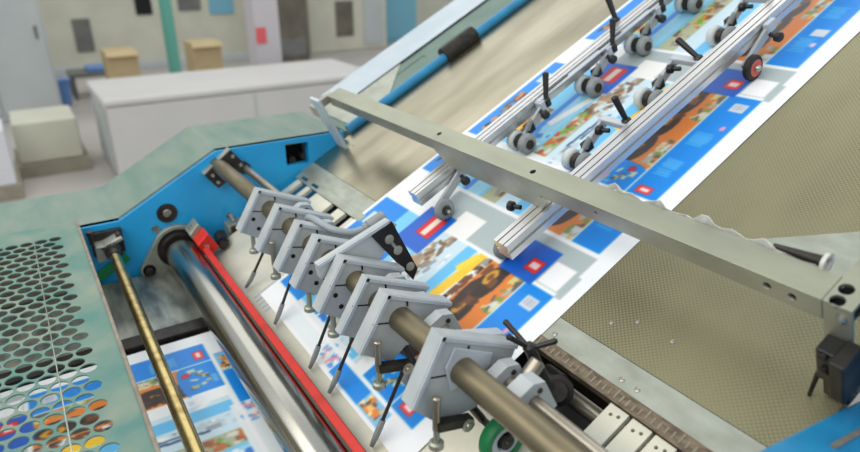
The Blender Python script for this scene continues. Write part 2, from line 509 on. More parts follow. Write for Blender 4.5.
def paint():
    nx, ny = 310, 400
    gx = np.linspace(SX0, SX1, nx)[None, :].repeat(ny, 0)
    gy = np.linspace(SY0, SY1, ny)[:, None].repeat(nx, 1)
    im = np.ones((ny, nx, 3)) * np.array([238, 242, 246])
    rng = np.random.default_rng(3)

    def fill(mask, c, a=1.):
        im[mask] = im[mask] * (1 - a) + np.array(c) * a

    def R(x0, x1, y0, y1, c, a=1.):
        fill((gx >= x0) & (gx <= x1) & (gy >= y0) & (gy <= y1), c, a)

    def E(cx, cy, rx, ry, c, ang=0., a=1.):
        dx, dy = gx - cx, gy - cy
        ca, sa = math.cos(ang), math.sin(ang)
        u, v = dx * ca + dy * sa, -dx * sa + dy * ca
        fill((u / rx) ** 2 + (v / ry) ** 2 <= 1, c, a)

    def band(x0, y0, x1, y1, w, c):
        dx, dy = x1 - x0, y1 - y0
        L = math.hypot(dx, dy)
        u = ((gx - x0) * dx + (gy - y0) * dy) / L
        v = (-(gx - x0) * dy + (gy - y0) * dx) / L
        fill((u >= 0) & (u <= L) & (abs(v) <= w / 2), c)

    def clutter(x0, x1, y0, y1, cols, n, s):
        for _ in range(n):
            c = cols[rng.integers(len(cols))]
            cx, cy = rng.uniform(x0, x1), rng.uniform(y0, y1)
            rx, ry = rng.uniform(.3, 1) * s, rng.uniform(.3, 1.6) * s
            a = rng.uniform(-.6, .6)
            dx, dy = gx - cx, gy - cy
            u, v = dx * math.cos(a) + dy * math.sin(a), -dx * math.sin(a) + dy * math.cos(a)
            fill((abs(u) < rx) & (abs(v) < ry) & (gx > x0) & (gx < x1) & (gy > y0) & (gy < y1), c)

    DK = (46, 32, 26)
    BR = (112, 66, 34)
    OR = (226, 128, 44)
    YE = (246, 200, 40)
    GR = (120, 128, 128)
    BL = (8, 112, 214)
    BL2 = (0, 134, 228)
    CY = (116, 200, 238)
    WH = (240, 242, 244)
    # left column, mostly outside the rail
    R(-1.572, -1.44, .79, 1.20, BL2)
    R(-1.572, -1.44, 1.335, 1.742, BL2)
    clutter(-1.555, -1.50, .80, 1.02, [DK, OR, GR, BR], 22, .014)
    clutter(-1.555, -1.52, 1.38, 1.46, [DK, OR, GR], 10, .012)
    R(-1.552, -1.50, 1.08, 1.13, (200, 214, 220))
    # middle column
    for y0, y1 in ((.79, 1.20), (1.335, 1.742)):
        R(-1.44, -1.275, y0, y1, CY)
        R(-1.275, -1.10, y0, y1, (202, 226, 238))
        R(-1.36, -1.34, y0, y1, (14, 128, 224))
        R(-1.34, -1.285, y0, y1, (150, 214, 240))
        R(-1.155, -1.118, y0, y1, (100, 190, 240))
    clutter(-1.43, -1.365, .83, .98, [DK, BR, YE, OR, DK], 40, .016)
    E(-1.39, .90, .022, .05, (196, 140, 40), .3)
    E(-1.385, .87, .012, .02, DK)
    clutter(-1.44, -1.37, 1.40, 1.47, [OR, YE, DK, BR], 30, .016)
    band(-1.33, .92, -1.29, 1.06, .025, WH)
    clutter(-1.34, -1.285, .80, .90, [(40, 120, 210), WH, (60, 150, 220)], 12, .012)
    # diagonal strip of grass and rock with small figures
    R(-1.275, -1.225, .79, 1.00, (168, 180, 150))
    clutter(-1.272, -1.228, .79, 1.00, [(112, 172, 48), (196, 110, 40), (140, 92, 60), (206, 60, 44), (210, 210, 196)], 55, .009)
    R(-1.275, -1.215, 1.335, 1.742, (180, 184, 150))
    clutter(-1.272, -1.22, 1.335, 1.742, [(112, 172, 48), (226, 128, 44), (120, 82, 60), (150, 150, 140)], 50, .010)
    clutter(-1.275, -1.20, 1.00, 1.20, [(150, 136, 118), (122, 100, 80), (196, 196, 190), (180, 150, 120), (226, 226, 222)], 60, .012)
    clutter(-1.20, -1.165, .80, 1.16, [WH, (190, 206, 214), (150, 160, 170)], 24, .012)
    band(-1.20, .86, -1.19, 1.0, .008, (60, 90, 130))
    band(-1.185, .90, -1.18, 1.02, .006, (60, 90, 130))
    # centre-right column: yellow digger and dark wheels
    clutter(-1.115, -1.075, .79, 1.02, [WH, (200, 220, 232), GR], 12, .012)
    band(-1.112, .97, -1.085, 1.20, .030, YE)
    band(-1.118, 1.12, -1.10, 1.18, .022, (250, 214, 60))
    clutter(-1.08, -1.04, 1.0, 1.20, [GR, DK, (150, 150, 140), BR], 26, .012)
    # right picture: orange ground, dark vehicle
    R(-1.055, -.934, .87, 1.19, OR)
    R(-1.055, -.934, 1.335, 1.742, OR)
    for y0 in (.90, 1.0, 1.10, 1.38, 1.47, 1.56, 1.65):
        E(-1.012, y0 + .03, .030, .062, DK, -.1)
        E(-1.018, y0 + .05, .014, .026, (206, 152, 36))
        E(-1.018, y0 + .05, .007, .012, (120, 70, 24))
        E(-1.035, y0 - .02, .016, .05, (58, 40, 30), .1)
    clutter(-1.05, -.985, .88, 1.19, [DK, DK, BR, (84, 46, 24)], 26, .011)
    clutter(-1.05, -.985, 1.34, 1.74, [DK, DK, BR], 14, .011)
    for y0, y1, n in ((.885, .985, 26), (1.07, 1.19, 22), (1.335, 1.43, 20), (1.55, 1.70, 24)):
        clutter(-.968, -.936, y0, y1, [(170, 176, 176), (210, 214, 212), (96, 96, 92), (214, 206, 130), (120, 150, 80)], n, .010)
    R(-1.055, -.934, .785, .868, BL2)
    E(-1.0, .868, .06, .012, BL2)
    clutter(-1.035, -.95, .805, .86, [(190, 176, 120), (150, 130, 90), (200, 208, 200), (90, 80, 70)], 14, .007)
    R(-1.03, -.995, .79, .803, (90, 170, 230))
    E(-.971, .858, .009, .011, (214, 20, 50))
    # blue side panel with text blocks and bar-code fields
    for y0, y1 in ((.785, 1.19), (1.335, 1.742)):
        R(-.931, -.848, y0, y1, BL2)
        R(-.935, -.930, y0, y1, (206, 226, 238))
    for y0, y1 in ((.865, .93), (.985, 1.04), (1.40, 1.47), (1.56, 1.62)):
        for k in range(7):
            yy = y0 + (y1 - y0) * k / 7
            R(-.918 + .004 * (k % 2), -.872 - .003 * (k % 3), yy, yy + .006, (70, 168, 234))
    R(-.915, -.872, .90, .925, (64, 164, 236), .8)
    R(-.918, -.868, 1.0, 1.03, (64, 164, 236), .8)
    R(-.90, -.862, 1.13, 1.165, (206, 212, 222))
    for k in range(8):
        R(-.896 + k * .004, -.8945 + k * .004, 1.137, 1.158, (150, 156, 176))
    R(-.90, -.862, 1.475, 1.508, (206, 212, 222))
    E(-.868, 1.065, .007, .010, (226, 150, 190))
    E(-.868, 1.437, .007, .010, (226, 190, 214))
    R(-.915, -.875, .795, .822, (228, 60, 66))
    R(-.905, -.883, .803, .813, (246, 226, 226))
    # grey centre band with white test fields and the two red emblems
    R(-1.572, -.832, 1.19, 1.335, WH)
    R(-1.36, -.838, 1.20, 1.322, (172, 186, 188))
    R(-1.268, -1.178, 1.195, 1.275, (240, 240, 238))
    R(-.914, -.852, 1.203, 1.27, (242, 244, 246))
    R(-.848, -.830, 1.19, 1.26, (172, 186, 188))
    R(-1.03, -.918, 1.185, 1.292, (10, 92, 200))
    R(-.972, -.930, 1.212, 1.252, (226, 36, 40))
    R(-.963, -.939, 1.224, 1.240, (246, 214, 214))
    R(-1.385, -1.262, 1.095, 1.235, (20, 96, 204))
    R(-1.345, -1.284, 1.142, 1.218, (218, 24, 36))
    R(-1.325, -1.304, 1.148, 1.212, (240, 222, 206))
    # strip of figures along the lower end, separated by a white line
    R(-1.44, -1.14, .735, .80, (226, 234, 238))
    R(-1.14, -1.0, .735, .776, BL2)
    R(-1.0, -.91, .735, .776, (120, 186, 234))
    clutter(-1.0, -.93, .738, .772, [OR, (240, 190, 110), BR, (250, 220, 160)], 20, .010)
    clutter(-1.22, -1.14, .738, .79, [WH, (120, 180, 236), (236, 150, 150), (90, 150, 230)], 18, .010)
    R(-1.572, -.832, .776, .786, WH)
    # light paper margin
    R(SX0, -1.572, SY0, SY1, WH)
    R(SX0, SX1, SY0, .735, WH)
    for _ in range(2):
        p = np.pad(im, ((1, 1), (1, 1), (0, 0)), 'edge')
        im = (p[:-2, 1:-1] + p[2:, 1:-1] + p[1:-1, :-2] + p[1:-1, 2:] + 2 * im) / 6
    v = im / 255.
    v = np.where(v <= .04045, v / 12.92, ((v + .055) / 1.055) ** 2.4)
    return nx, ny, v


def sheet_mesh():
    nx, ny, v = paint()
    xs = np.linspace(SX0, SX1, nx)
    ys = np.linspace(SY0, SY1, ny)
    ox, oy = (SX0 + SX1) / 2, SY0
    th = .0006
    verts = [(x - ox, y - oy, th) for y in ys for x in xs]
    idx = lambda j, i: j * nx + i
    faces = [(idx(j, i), idx(j, i + 1), idx(j + 1, i + 1), idx(j + 1, i)) for j in range(ny - 1) for i in range(nx - 1)]
    ring = [idx(0, i) for i in range(nx)] + [idx(j, nx - 1) for j in range(1, ny)] + \
           [idx(ny - 1, i) for i in range(nx - 2, -1, -1)] + [idx(j, 0) for j in range(ny - 2, 0, -1)]
    base = len(verts)
    verts += [(verts[k][0], verts[k][1], 0) for k in ring]
    n = len(ring)
    faces += [(ring[k], base + k, base + (k + 1) % n, ring[(k + 1) % n]) for k in range(n)]
    faces.append(tuple(base + k for k in reversed(range(n))))
    me = bpy.data.meshes.new('printed_sheet')
    me.from_pydata(verts, [], faces)
    ca = me.color_attributes.new('print', 'FLOAT_COLOR', 'POINT')
    cols = np.ones((len(verts), 4), dtype=np.float32)
    cols[:nx * ny, :3] = v.reshape(-1, 3)
    cols[nx * ny:, :3] = .85
    ca.data.foreach_set('color', cols.ravel())
    me.materials.append(M['print'])
    return me


SM = sheet_mesh()


def sheet(frame, y, z, label, flip=False):
    o = bpy.data.objects.new('printed_sheet', SM)
    col.objects.link(o)
    o.matrix_world = frame @ Matrix.Translation(((SX0 + SX1) / 2, y, z)) @ Matrix.Rotation(PI if flip else 0, 4, 'Z')
    return tag(o, label, 'printed sheet', 'printed sheets running down the machine')


sheet(FB, .725, .0016, 'colour printed sheet on the feed board above the cross beam')
sheet(FB, -.011, .0006, 'colour printed sheet passing below the cross beam and under the shaft clamps')
sheet(FB, 1.70, .0026, 'colour printed sheet highest up the feed board at the upper right')
sheet(FW, -.135, -.0755, 'colour printed sheet lying on the lower table beside the perforated guard', True)

# ------------------------------------------------------------------ lower table
t = thing('lower_table', 'low oily metal table under the brass rod and the guard', 'machine table', FW, (-1.3, -.5, -.1))
part('table_plate', MB().box((-2.05, -1.25, -.096), (XN - .005, -.125, -.078)), 'bed', t)
part('oily_plate', MB().box((-2.04, -1.0, -.078), (-1.66, -.14, -.074)), 'ink', t, .001)
part('dark_bar', MB().box((-1.655, -1.0, -.078), (-1.60, -.14, -.064)), 'dark', t, .001)
part('table_foot', MB().box((-1.9, -1.1, -.999), (-.5, -.3, -.096)), 'bed', t)

# ------------------------------------------------------------------ chrome roller
RY, RZ = -.118, .055
t = thing('chrome_roller', 'large polished chrome roller lying across the machine', 'roller', FB, (-1.2, RY, .005))
m = MB().lathe((-1.985, RY, RZ), (1, 0, 0), [(0, .044), (.003, .0495), (.006, .05), (1.66, .05), (1.665, .048)], 64)
part('roller_barrel', m, 'chrome', t)
part('journal', MB().cyl((XF, RY, RZ), (-1.98, RY, RZ), .022), 'dark', t)
part('journal', MB().cyl((-.33, RY, RZ), (XN, RY, RZ), .022), 'dark', t)
def ring_arc(cy, cz, r, a0, a1, n=16):
    return [(cy + r * math.cos(a0 + (a1 - a0) * i / n), cz + r * math.sin(a0 + (a1 - a0) * i / n)) for i in range(n + 1)]


t = thing('roller_bearing', 'oily grey bearing flange at the far end of the chrome roller', 'bearing', FB, (XF + .02, RY, .0))
out = ring_arc(RY, RZ, .078, -1.8, 1.9, 24) + ring_arc(-.232, .052, .026, 1.9, 4.4, 10)
part('flange', MB().prismx(out, XF + .002, XF + .024), 'strip', t, .003)
m = MB().lathe((XF + .02, RY, RZ), (1, 0, 0), [(0, .068), (.006, .066), (.006, .056), (.02, .052), (.02, .03)], 32)
part('seal', m, 'dark', t)
m = MB().lathe((XF + .02, -.232, .052), (1, 0, 0), [(0, .02), (.004, .02), (.004, .015), (.02, .014), (.022, .010)], 16)
part('bolt', m, 'dark', t)

t = thing('red_bar', 'long chipped red bar running beside the chrome roller', 'bar', FB, (-1.2, -.045, .03))
m = MB().box((-1.93, -.061, .052), (XN - .01, -.042, .066))
part('bar', m, 'red', t, .002)
part('support_web', MB().box((-1.93, -.052, -.002), (XN - .01, -.044, .053)), 'dark', t)
m = MB().prismx([(-.064, .047), (-.02, .052), (-.02, .115), (-.064, .101)], -2.03, -1.965)
part('end_block', m, 'strip', t, .003, label='bare metal end block')
m = MB().prismx([(-.064, .031), (-.016, .035), (-.016, .098), (-.064, .085)], -1.964, -1.90)
part('red_clamp', m, 'red', t, .003)
part('screw', MB().lathe((-1.90, -.045, .066), (1, 0, 0), [(0, .008), (.006, .008), (.007, .005)], 12), 'screw', t)
part('screw', MB().lathe((-1.995, -.045, .105), (0, -.3, 1), [(0, .008), (.006, .008), (.007, .005)], 12), 'screw', t)
t = thing('spring_mount', 'dark spring mount on the blue frame between red block and shaft clamps', 'mount', FB, (XF + .03, .08, -.01))
part('bracket', MB().box((XF + .001, .03, -.055), (XF + .05, .115, .012), Matrix.Rotation(-.4, 3, 'X')), 'strip', t, .003)
part('dark_face', MB().box((XF + .051, .04, -.05), (XF + .058, .108, .004), Matrix.Rotation(-.4, 3, 'X')), 'dark', t, .001)
part('spring_post', MB().cyl((XF + .06, .01, .02), (XF + .12, .0, .02), .02).cyl((XF + .12, .0, .02), (XF + .135, -.002, .02), .014), 'dark', t)
part('knob', MB().lathe((XF + .03, .075, .02), (0, 0, 1), [(0, .008), (.02, .008), (.02, .012), (.03, .011)], 14), 'screw', t)

# ------------------------------------------------------------------ brass rod and its mount
t = thing('brass_rod', 'worn brass rod crossing above the lower table beside the guard', 'rod', FW, (-1.2, -.33, .05))
p0, p1 = Vector((-2.0, -.326, .056)), Vector((-.40, -.340, .056))
part('rod', MB().cyl(p0, p1, .0155, n=24), 'rodbrass', t)
part('far_sleeve', MB().lathe((-2.03, -.326, .056), (1, 0, 0), [(0, .024), (.06, .024), (.062, .019), (.1, .0175)], 20), 'dark', t)
part('near_post', MB().box((-.42, -.36, -.078), (-.38, -.32, .075)), 'dark', t)
t = thing('rod_mount', 'oily dark clamp holding the far end of the brass rod', 'clamp', FW, (XF + .02, -.33, .02))
part('clamp_body', MB().box((XF + .001, -.375, .02), (XF + .02, -.285, .10)), 'dark', t, .003)
part('clamp_jaw', MB().box((XF + .02, -.36, .07), (XF + .075, -.29, .082), Matrix.Rotation(.35, 3, 'X')).box((XF + .02, -.37, .025), (XF + .075, -.345, .075)), 'strip', t, .003)
part('clamp_bolt', MB().lathe((XF + .05, -.375, .08), (0, 0, 1), [(0, .007), (.03, .007), (.03, .011), (.04, .011)], 12).lathe((XF + .03, -.30, .09), (1, 0, 0), [(0, .008), (.03, .008)], 12), 'dark', t)
part('clamp_arm', MB().box((XF + .002, -.40, -.045), (XF + .014, -.275, -.015), Matrix.Rotation(.5, 3, 'X')), 'greenrub', t, .002, label='green painted arm')

# ------------------------------------------------------------------ perforated guard
t = thing('perforated_guard', 'worn teal perforated metal guard at the left edge', 'machine guard', FW, (-1.3, -.6, .14))
GX0, GX1, GY0, GY1 = -2.052, -.62, -1.15, -.404
holes = []
for c in range(21):
    y = -.465 - c * .01755
    for k in range(24):
        x = -1.938 + (.034 if c % 2 else 0) + k * .0655
        if x < -.70 and x > -2.03:
            holes.append(circ(x, y, .0157, 16))
part('perforated_sheet', MB().flat([(GX0, GY0), (GX1, GY0), (GX1, GY1), (GX0, GY1)], holes, .003, lambda u, v, w: (u, v, .145 + w)), 'guard', t)
part('edge_lip', MB().box((GX0, GY1, .10), (GX1, GY1 + .008, .150)), 'guardedge', t, .002)
part('seam_wire', MB().cyl((GX0 + .09, -.5165, .1468), (GX1, -.5165, .1468), .0012, n=8), 'strip', t)
for x in (GX0 + .01, GX1 - .02):
    part('support_rib', MB().box((x, GY0, -.07), (x + .01, GY1 - .005, .1435)), 'guardedge', t)

# ------------------------------------------------------------------ cross beam
BZ, BY0, BY1 = .188, .579, .632
t = thing('cross_beam', 'long aluminium cross beam spanning above the printed sheets', 'beam', FB, (-1.2, .6, .0))
hl = [circ(-1.359, .605, .007, 14), circ(-.986, .602, .007, 14)]
part('top_flange', MB().flat([(-2.02, BY0), (-.353, BY0), (-.353, BY1), (-2.02, BY1)], hl, .006, lambda u, v, w: (u, v, BZ - .003 + w)), 'beam', t, .0008)
hl = [circ(-.435, .167, .007, 14), circ(-.396, .166, .007, 14), circ(-.787, .168, .0045, 12), circ(-1.85, .172, .006, 12), circ(-1.80, .170, .006, 12)]
fo = [(-2.02, .182), (-2.02, .150), (-1.376, .150), (-1.338, .103), (-.966, .103), (-.957, .143), (-.353, .143), (-.353, .182)]
part('front_flange', MB().flat(fo, hl, .006, lambda u, v, w: (u, BY0 + .003 + w, v)), 'beamfront', t, .0008)
part('back_flange', MB().box((-2.02, BY1 - .006, .143), (-.353, BY1, .1819)), 'beamfront', t)
part('bottom_flange', MB().box((-2.019, .5852, .1432), (-.354, BY1 - .0062, .148)), 'hole', t, label='underside web with shade put into its near-black colour')  # coloured near-black so the holes in the beam look dark inside
m = MB().prism([(-.962, .143), (-.966, .103), (-.93, .143)], lambda u, v: (u, BY0 - .006, v), lambda u, v: (u, BY0 - .001, v))
part('stiffener_rib', m, 'strip', t)
part('end_leg', MB().box((-2.055, .530, .0), (-1.985, .542, .205)), 'coverwhite', t, .001, label='pale flat bar leg at the far end')
part('leg_joint', MB().box((-2.045, .5425, .16), (-2.021, .60, .187)), 'beamfront', t, .001)
hl = [circ(-.337, .612, .0105, 18), circ(-.336, .588, .0105, 18)]
part('end_plate', MB().flat([(-.352, .579), (-.312, .579), (-.312, .80), (-.352, .80)], hl, .006, lambda u, v, w: (u, v, BZ - .003 + w)), 'beam', t, .0008)
part('end_dark_sheet', MB().box((-.351, .586, .160), (-.313, .79, .166)), 'hole', t)  # added near-black sheet, stands for shade in the end plate holes
part('end_web', MB().box((-.352, .579, .10), (-.312, .585, .1815)), 'beamfront', t, .0008)
part('end_bolt', MB().lathe((-.326, .579, .163), (0, -1, 0), [(0, .008), (.003, .008), (.006, .004)], 14), 'screw', t)
t = thing('beam_support', 'blue upright carrying the near end of the cross beam', 'support', FB, (-.25, .6, -.1))
part('upright', MB().box((-.305, .600, -.05), (-.20, .80, .186)), 'blue', t, .002)
part('upright_edge', MB().box((-.2995, .5970, .0), (-.20, .5995, .12)), 'bluetube', t)
t = thing('clamp_block', 'black clamp block hanging under the near end of the cross beam', 'clamp', FB, (-.325, .575, .03))
part('block', MB().box((-.345, .545, .045), (-.318, .578, .118)), 'black', t, .002)
part('side_jaw', MB().box((-.317, .528, .035), (-.296, .578, .125)), 'dark', t, .003)
part('lower_foot', MB().box((-.338, .548, .004), (-.30, .572, .05)), 'black', t, .002)
part('pointer', MB().cyl((-.345, .55, .05), (-.352, .535, .002), .004, .003, 10), 'dark', t)
part('clamp_screw', MB().lathe((-.333, .545, .108), (0, -1, 0), [(0, .007), (.006, .007), (.007, .004)], 12).lathe((-.331, .545, .075), (0, -1, 0), [(0, .007), (.006, .007), (.007, .004)], 12), 'dark', t)
# torn tape along the back edge of the beam
m = MB()
pts = []
rr = random.Random(5)
n = 30
for i in range(n + 1):
    x = -.80 + i * (.42 / n)
    pts.append((x, .634 + .004 * math.sin(i * 1.7) + .002 * rr.random(), .180 + .006 * math.sin(i * .9) + .010 * rr.random()))
vs = []
for i, (x, y, z) in enumerate(pts):
    hgt = .003 + .005 * abs(math.sin(i * .55)) * (1 if i > 9 else .5)
    vs += [(x, y, z - .012), (x, y + .003, z + hgt * .6), (x, y + .004, z + hgt * .6), (x, y + .0015, z - .012)]
fs = []
for i in range(n):
    a, b = 4 * i, 4 * i + 4
    fs += [(a + k, a + (k + 1) % 4, b + (k + 1) % 4, b + k) for k in range(4)]
fs += [(0, 1, 2, 3), (4 * n + 3, 4 * n + 2, 4 * n + 1, 4 * n)]
m.add(vs, fs)
solo('torn_tape', m, 'tape', 'torn strip of clear tape along the back edge of the cross beam', 'tape', FB, (-.6, .636, .18))
t = thing('edge_rod', 'dark rod with a bright end ring behind the near end of the cross beam', 'rod', FB, (-.43, .645, .18))
part('rod', MB().cyl((-.462, .642, .186), (-.385, .645, .186), .004, .010, 16), 'dark', t)
part('end_ring', MB().lathe((-.386, .645, .186), (1, 0, 0), [(0, .011), (0, .016), (.006, .016), (.006, .010), (0, .009)], 20), 'tape', t)
m = MB()  # thin pale sheet laid over the board as a lighter patch
m.prism([(-.60, .785), (-.33, .70), (-.318, .98), (-.40, .93)], lambda u, v: (u, v, .002), lambda u, v: (u, v, .004))
solo('pale_patch', m, 'strip', 'thin pale corner patch on the dimpled board behind the beam end', 'steel plate', FB, (-.45, .74, .002))

# ------------------------------------------------------------------ aluminium rails
def rail(x0, x1, y0, y1, z0, z1, label):
    t = thing('aluminium_rail', label, 'rail', FB, ((x0 + x1) / 2, y0, z0), 'aluminium rails above the sheets')
    xm, zm = (x0 + x1) / 2, (z0 + z1) / 2
    g, d = .0042, .007
    w = (x1 - x0) / 2
    h = (z1 - z0) / 2
    loop = [(x0, z0)]
    a = [(-w, -h), (-w * .45 - g / 2, -h), (-w * .45 - g / 2, -h + d), (-w * .45 + g / 2, -h + d), (-w * .45 + g / 2, -h),
         (w * .45 - g / 2, -h), (w * .45 - g / 2, -h + d), (w * .45 + g / 2, -h + d), (w * .45 + g / 2, -h), (w, -h)]
    rt = [(w, -g), (w - d, -g), (w - d, g), (w, g), (w, h)]
    tp = [(w * .5 + g / 2, h), (w * .5 + g / 2, h - d), (w * .5 - g / 2, h - d), (w * .5 - g / 2, h),
          (-w * .4 + g / 2, h), (-w * .4 + g / 2, h - d), (-w * .4 - g / 2, h - d), (-w * .4 - g / 2, h), (-w, h)]
    lf = [(-w, g), (-w + d, g), (-w + d, -g)]
    lp = [(xm + u, zm + v) for u, v in a + rt + tp + lf + [(-w, -g)]]
    part('profile', MB().prism(lp, lambda u, v: (u, y0, v), lambda u, v: (u, y1, v)), 'alu', t)
    part('bolt_slot_cover', MB().box((xm - w * .40 - g / 2 + .0006, y0 + .002, z1 - d + .0006), (xm - w * .40 + g / 2 - .0006, y1, z1 - d + .002)), 'thin', t)
    return t


rail(-1.372, -1.330, .455, 2.1, .062, .102, 'grooved aluminium rail nearer the far frame, above the printed sheets')
rail(-.998, -.953, .452, 2.3, .060, .102, 'grooved aluminium rail nearer the camera, above the printed sheets')

# ------------------------------------------------------------------ wheel holders on the rails
def holder(x, y, side, label, lever=(0., .35, 1.), kind='pair', lev=True):
    """x: rail side face, side +1 = wheels to the right of the rail; wheel axle at y"""
    s = side
    t = thing('wheel_holder', label, 'wheel holder', FB, (x, y, .0), 'wheel holders clamped to the rails')
    oc = .020 if s > 0 else .092
    if kind != 'pair':
        oc = .0085
    kx = .030 if s > 0 else .062
    m = MB().prism([(y - .006, .040), (y + .010, .024), (y + .13, .066), (y + .13, .086), (y + .10, .086)],
                   lambda u, v: (x + s * (oc - .0045), u, v), lambda u, v: (x + s * (oc + .0045), u, v))
    part('arm', m, 'cast', t, .002)
    part('clamp', MB().box((min(x + s * .001, x + s * (oc + .008)), y + (.095 if s > 0 else .104), .066 if s > 0 else .074), (max(x + s * .001, x + s * (oc + .008)), y + (.132 if s > 0 else .124), .096 if s > 0 else .090)), 'castlight', t, .003)
    if kind == 'pair':
        part('axle', MB().cyl((x + s * (oc - .036), y, .0312), (x + s * (oc + .036), y, .0312), .005).lathe((x + s * oc - .009, y, .0312), (1, 0, 0), [(0, .012), (.001, .022), (.017, .022), (.018, .012)], 24), 'dark', t)
        for k in range(2):
            cx = x + s * (oc - .024 + .048 * k)
            w = part('wheel', MB().lathe((cx - .013, y, .0312), (1, 0, 0), [(0, .015), (.001, .023), (.005, .0275), (.010, .0292), (.016, .0292), (.021, .0275), (.025, .023), (.026, .015)], 30), 'palerub' if cx < x + s * oc else 'greyrub', t)
            part('hub', MB().lathe((cx - .015, y, .0312), (1, 0, 0), [(0, .008), (0, .014), (.030, .014), (.030, .006)], 18), 'dark', w)
        part('fork', MB().box((x + s * oc - .013, y + .030, .040), (x + s * oc + .013, y + .052, .062)), 'dark', t, .002)
        part('adjuster', MB().cyl((x + s * oc + .006, y + .028, .055), (x + s * oc + .014, y + .046, .078), .009, .007, 12), 'greyrub', t)
    elif kind == 'single':
        part('axle', MB().cyl((x + s * .004, y, .032), (x + s * .056, y, .032), .005), 'screw', t)
        w = part('wheel', MB().lathe((x + s * .034 - .010, y, .0315), (1, 0, 0), [(0, .018), (.001, .026), (.005, .0298), (.015, .0298), (.019, .026), (.02, .018)], 28), 'greyrub', t)
        part('hub', MB().lathe((x + s * .034 - .012, y, .0315), (1, 0, 0), [(0, .009), (0, .014), (.024, .014), (.024, .007)], 18), 'dark', w)
    else:
        part('axle', MB().cyl((x + s * .004, y, .034), (x + s * .050, y, .034), .005), 'screw', t)
        w = part('tyre', MB().lathe((x + s * .032 - .010, y, .034), (1, 0, 0), [(0, .022), (.001, .029), (.005, .0325), (.015, .0325), (.019, .029), (.02, .022)], 32), 'tyre', t)
        part('hub', MB().lathe((x + s * .032 - .0105, y, .034), (1, 0, 0), [(0, .009), (0, .022), (.021, .022), (.021, .009)], 22), 'redhub', w, label='dull red hub')
        part('axle_nut', MB().lathe((x + s * .043, y, .034), (1, 0, 0), [(0, .009), (.006, .009), (.012, .005)], 12), 'screw', w)
    kb = Vector((x + s * kx, y + .092, .072))
    part('knob', MB().cyl(kb - Vector((s * .006, 0, 0)), kb + Vector((s * .014, -.006, 0)), .006)
         .lathe(kb + Vector((s * .012, -.006, 0)), (s, -.2, 0), [(0, .009), (.003, .0125), (.014, .0125), (.018, .008)], 18), 'black', t)
    if lev:
        lb = Vector((x + s * .022, y + .122, .085))
        d = Vector(lever).normalized()
        part('lever', MB().lathe(lb - Vector((0, 0, .012)), (0, 0, 1), [(0, .012), (.02, .012), (.024, .008)], 18)
             .cyl(lb + Vector((0, 0, .006)), lb + d * .075, .0065, .009, 14).lathe(lb + d * .074, d, [(0, .009), (.004, .0085), (.007, .004)], 14), 'black', t)
    return t


X1, X2 = -1.330, -.998
holder(X1, .495, 1, 'single grey wheel on its arm just below the cross beam', kind='single', lev=False)
holder(X1, .80, 1, 'wheel holder on the far rail directly above the cross beam', (-.2, .55, 1))
holder(X1, 1.08, 1, 'second wheel holder above the beam on the far rail', (-.15, .5, 1))
holder(X1, 1.30, 1, 'third wheel holder above the beam on the far rail', (-.15, .5, 1))
holder(X1, 1.54, 1, 'uppermost wheel holder on the far rail at the top edge', (-.1, .4, 1))
holder(X2, .80, -1, 'wheel holder on the near rail directly above the cross beam', (-.15, -.1, 1))
holder(X2, 1.08, -1, 'wheel holder on the near rail with its lever tilted left', (-1, .15, .75))
holder(X2, 1.39, -1, 'uppermost wheel holder on the near rail at the top edge', (-.3, .25, 1))
holder(-.953, 1.27, 1, 'black wheel with dull red hub right of the near rail', kind='tyre', lev=False)
holder(X2, .485, -1, 'dark wheel under the lower end of the near rail', kind='single', lev=False)
t = thing('locking_lever', 'lone black lever standing on the outer side of the far rail', 'lever', FB, (-1.376, 1.31, .1))
part('collar', MB().lathe((-1.385, 1.31, .084), (0, 0, 1), [(0, .013), (.022, .013), (.026, .008)], 18).box((-1.39, 1.30, .072), (-1.373, 1.32, .086)), 'black', t)
part('handle', MB().cyl((-1.385, 1.31, .105), (-1.42, 1.33, .185), .0075, .010, 14), 'black', t)
# slim slotted rail beside the far rail
t = thing('slotted_strip', 'slim pale strip with dark slots along the far rail', 'rail', FB, (-1.30, .9, .08))
part('strip', MB().box((-1.326, .90, .094), (-1.310, 2.0, .0985)), 'castlight', t, .001)
m = MB()
for y in (.93, 1.16, 1.385, 1.60):
    m.box((-1.3255, y, .0987), (-1.3195, y + .10, .0992))
part('slot', m, 'dark', t)

# ------------------------------------------------------------------ main shaft and thin shaft
t = thing('main_shaft', 'thick bronzed steel shaft carrying the grey clamps', 'shaft', FB, (-1.2, YS, ZS))
part('bar', MB().cyl((XF, shaft_y(XF), ZS), (XN, shaft_y(XN), ZS), .0245, n=40), 'shaft', t)
pl = [(.207, .227), (.091, .208), (.102, .142), (.221, .146)]
part('end_flange', MB().prismx(pl, XF, XF + .03), 'dark', t, .003)
part('flange_edge', MB().prismx([(.207, .2305), (.091, .2115), (.091, .2085), (.207, .2275)], XF, XF + .03), 'strip', t)
for y, z in ((.112, .192), (.112, .162), (.20, .205), (.205, .165)):
    part('flange_screw', MB().lathe((XF + .03, y, z), (1, 0, 0), [(0, .006), (.004, .006), (.005, .003)], 12), 'screw', t)
t = thing('thin_shaft', 'thin grey shaft running parallel beside the main shaft', 'shaft', FB, (-1.2, .211, .142))
part('bar', MB().cyl((XF, .211, .142), (XN, .213, .142), .0125, n=24), 'thin', t)
part('end_collar', MB().cyl((XF, .211, .142), (XF + .02, .211, .142), .02), 'dark', t)

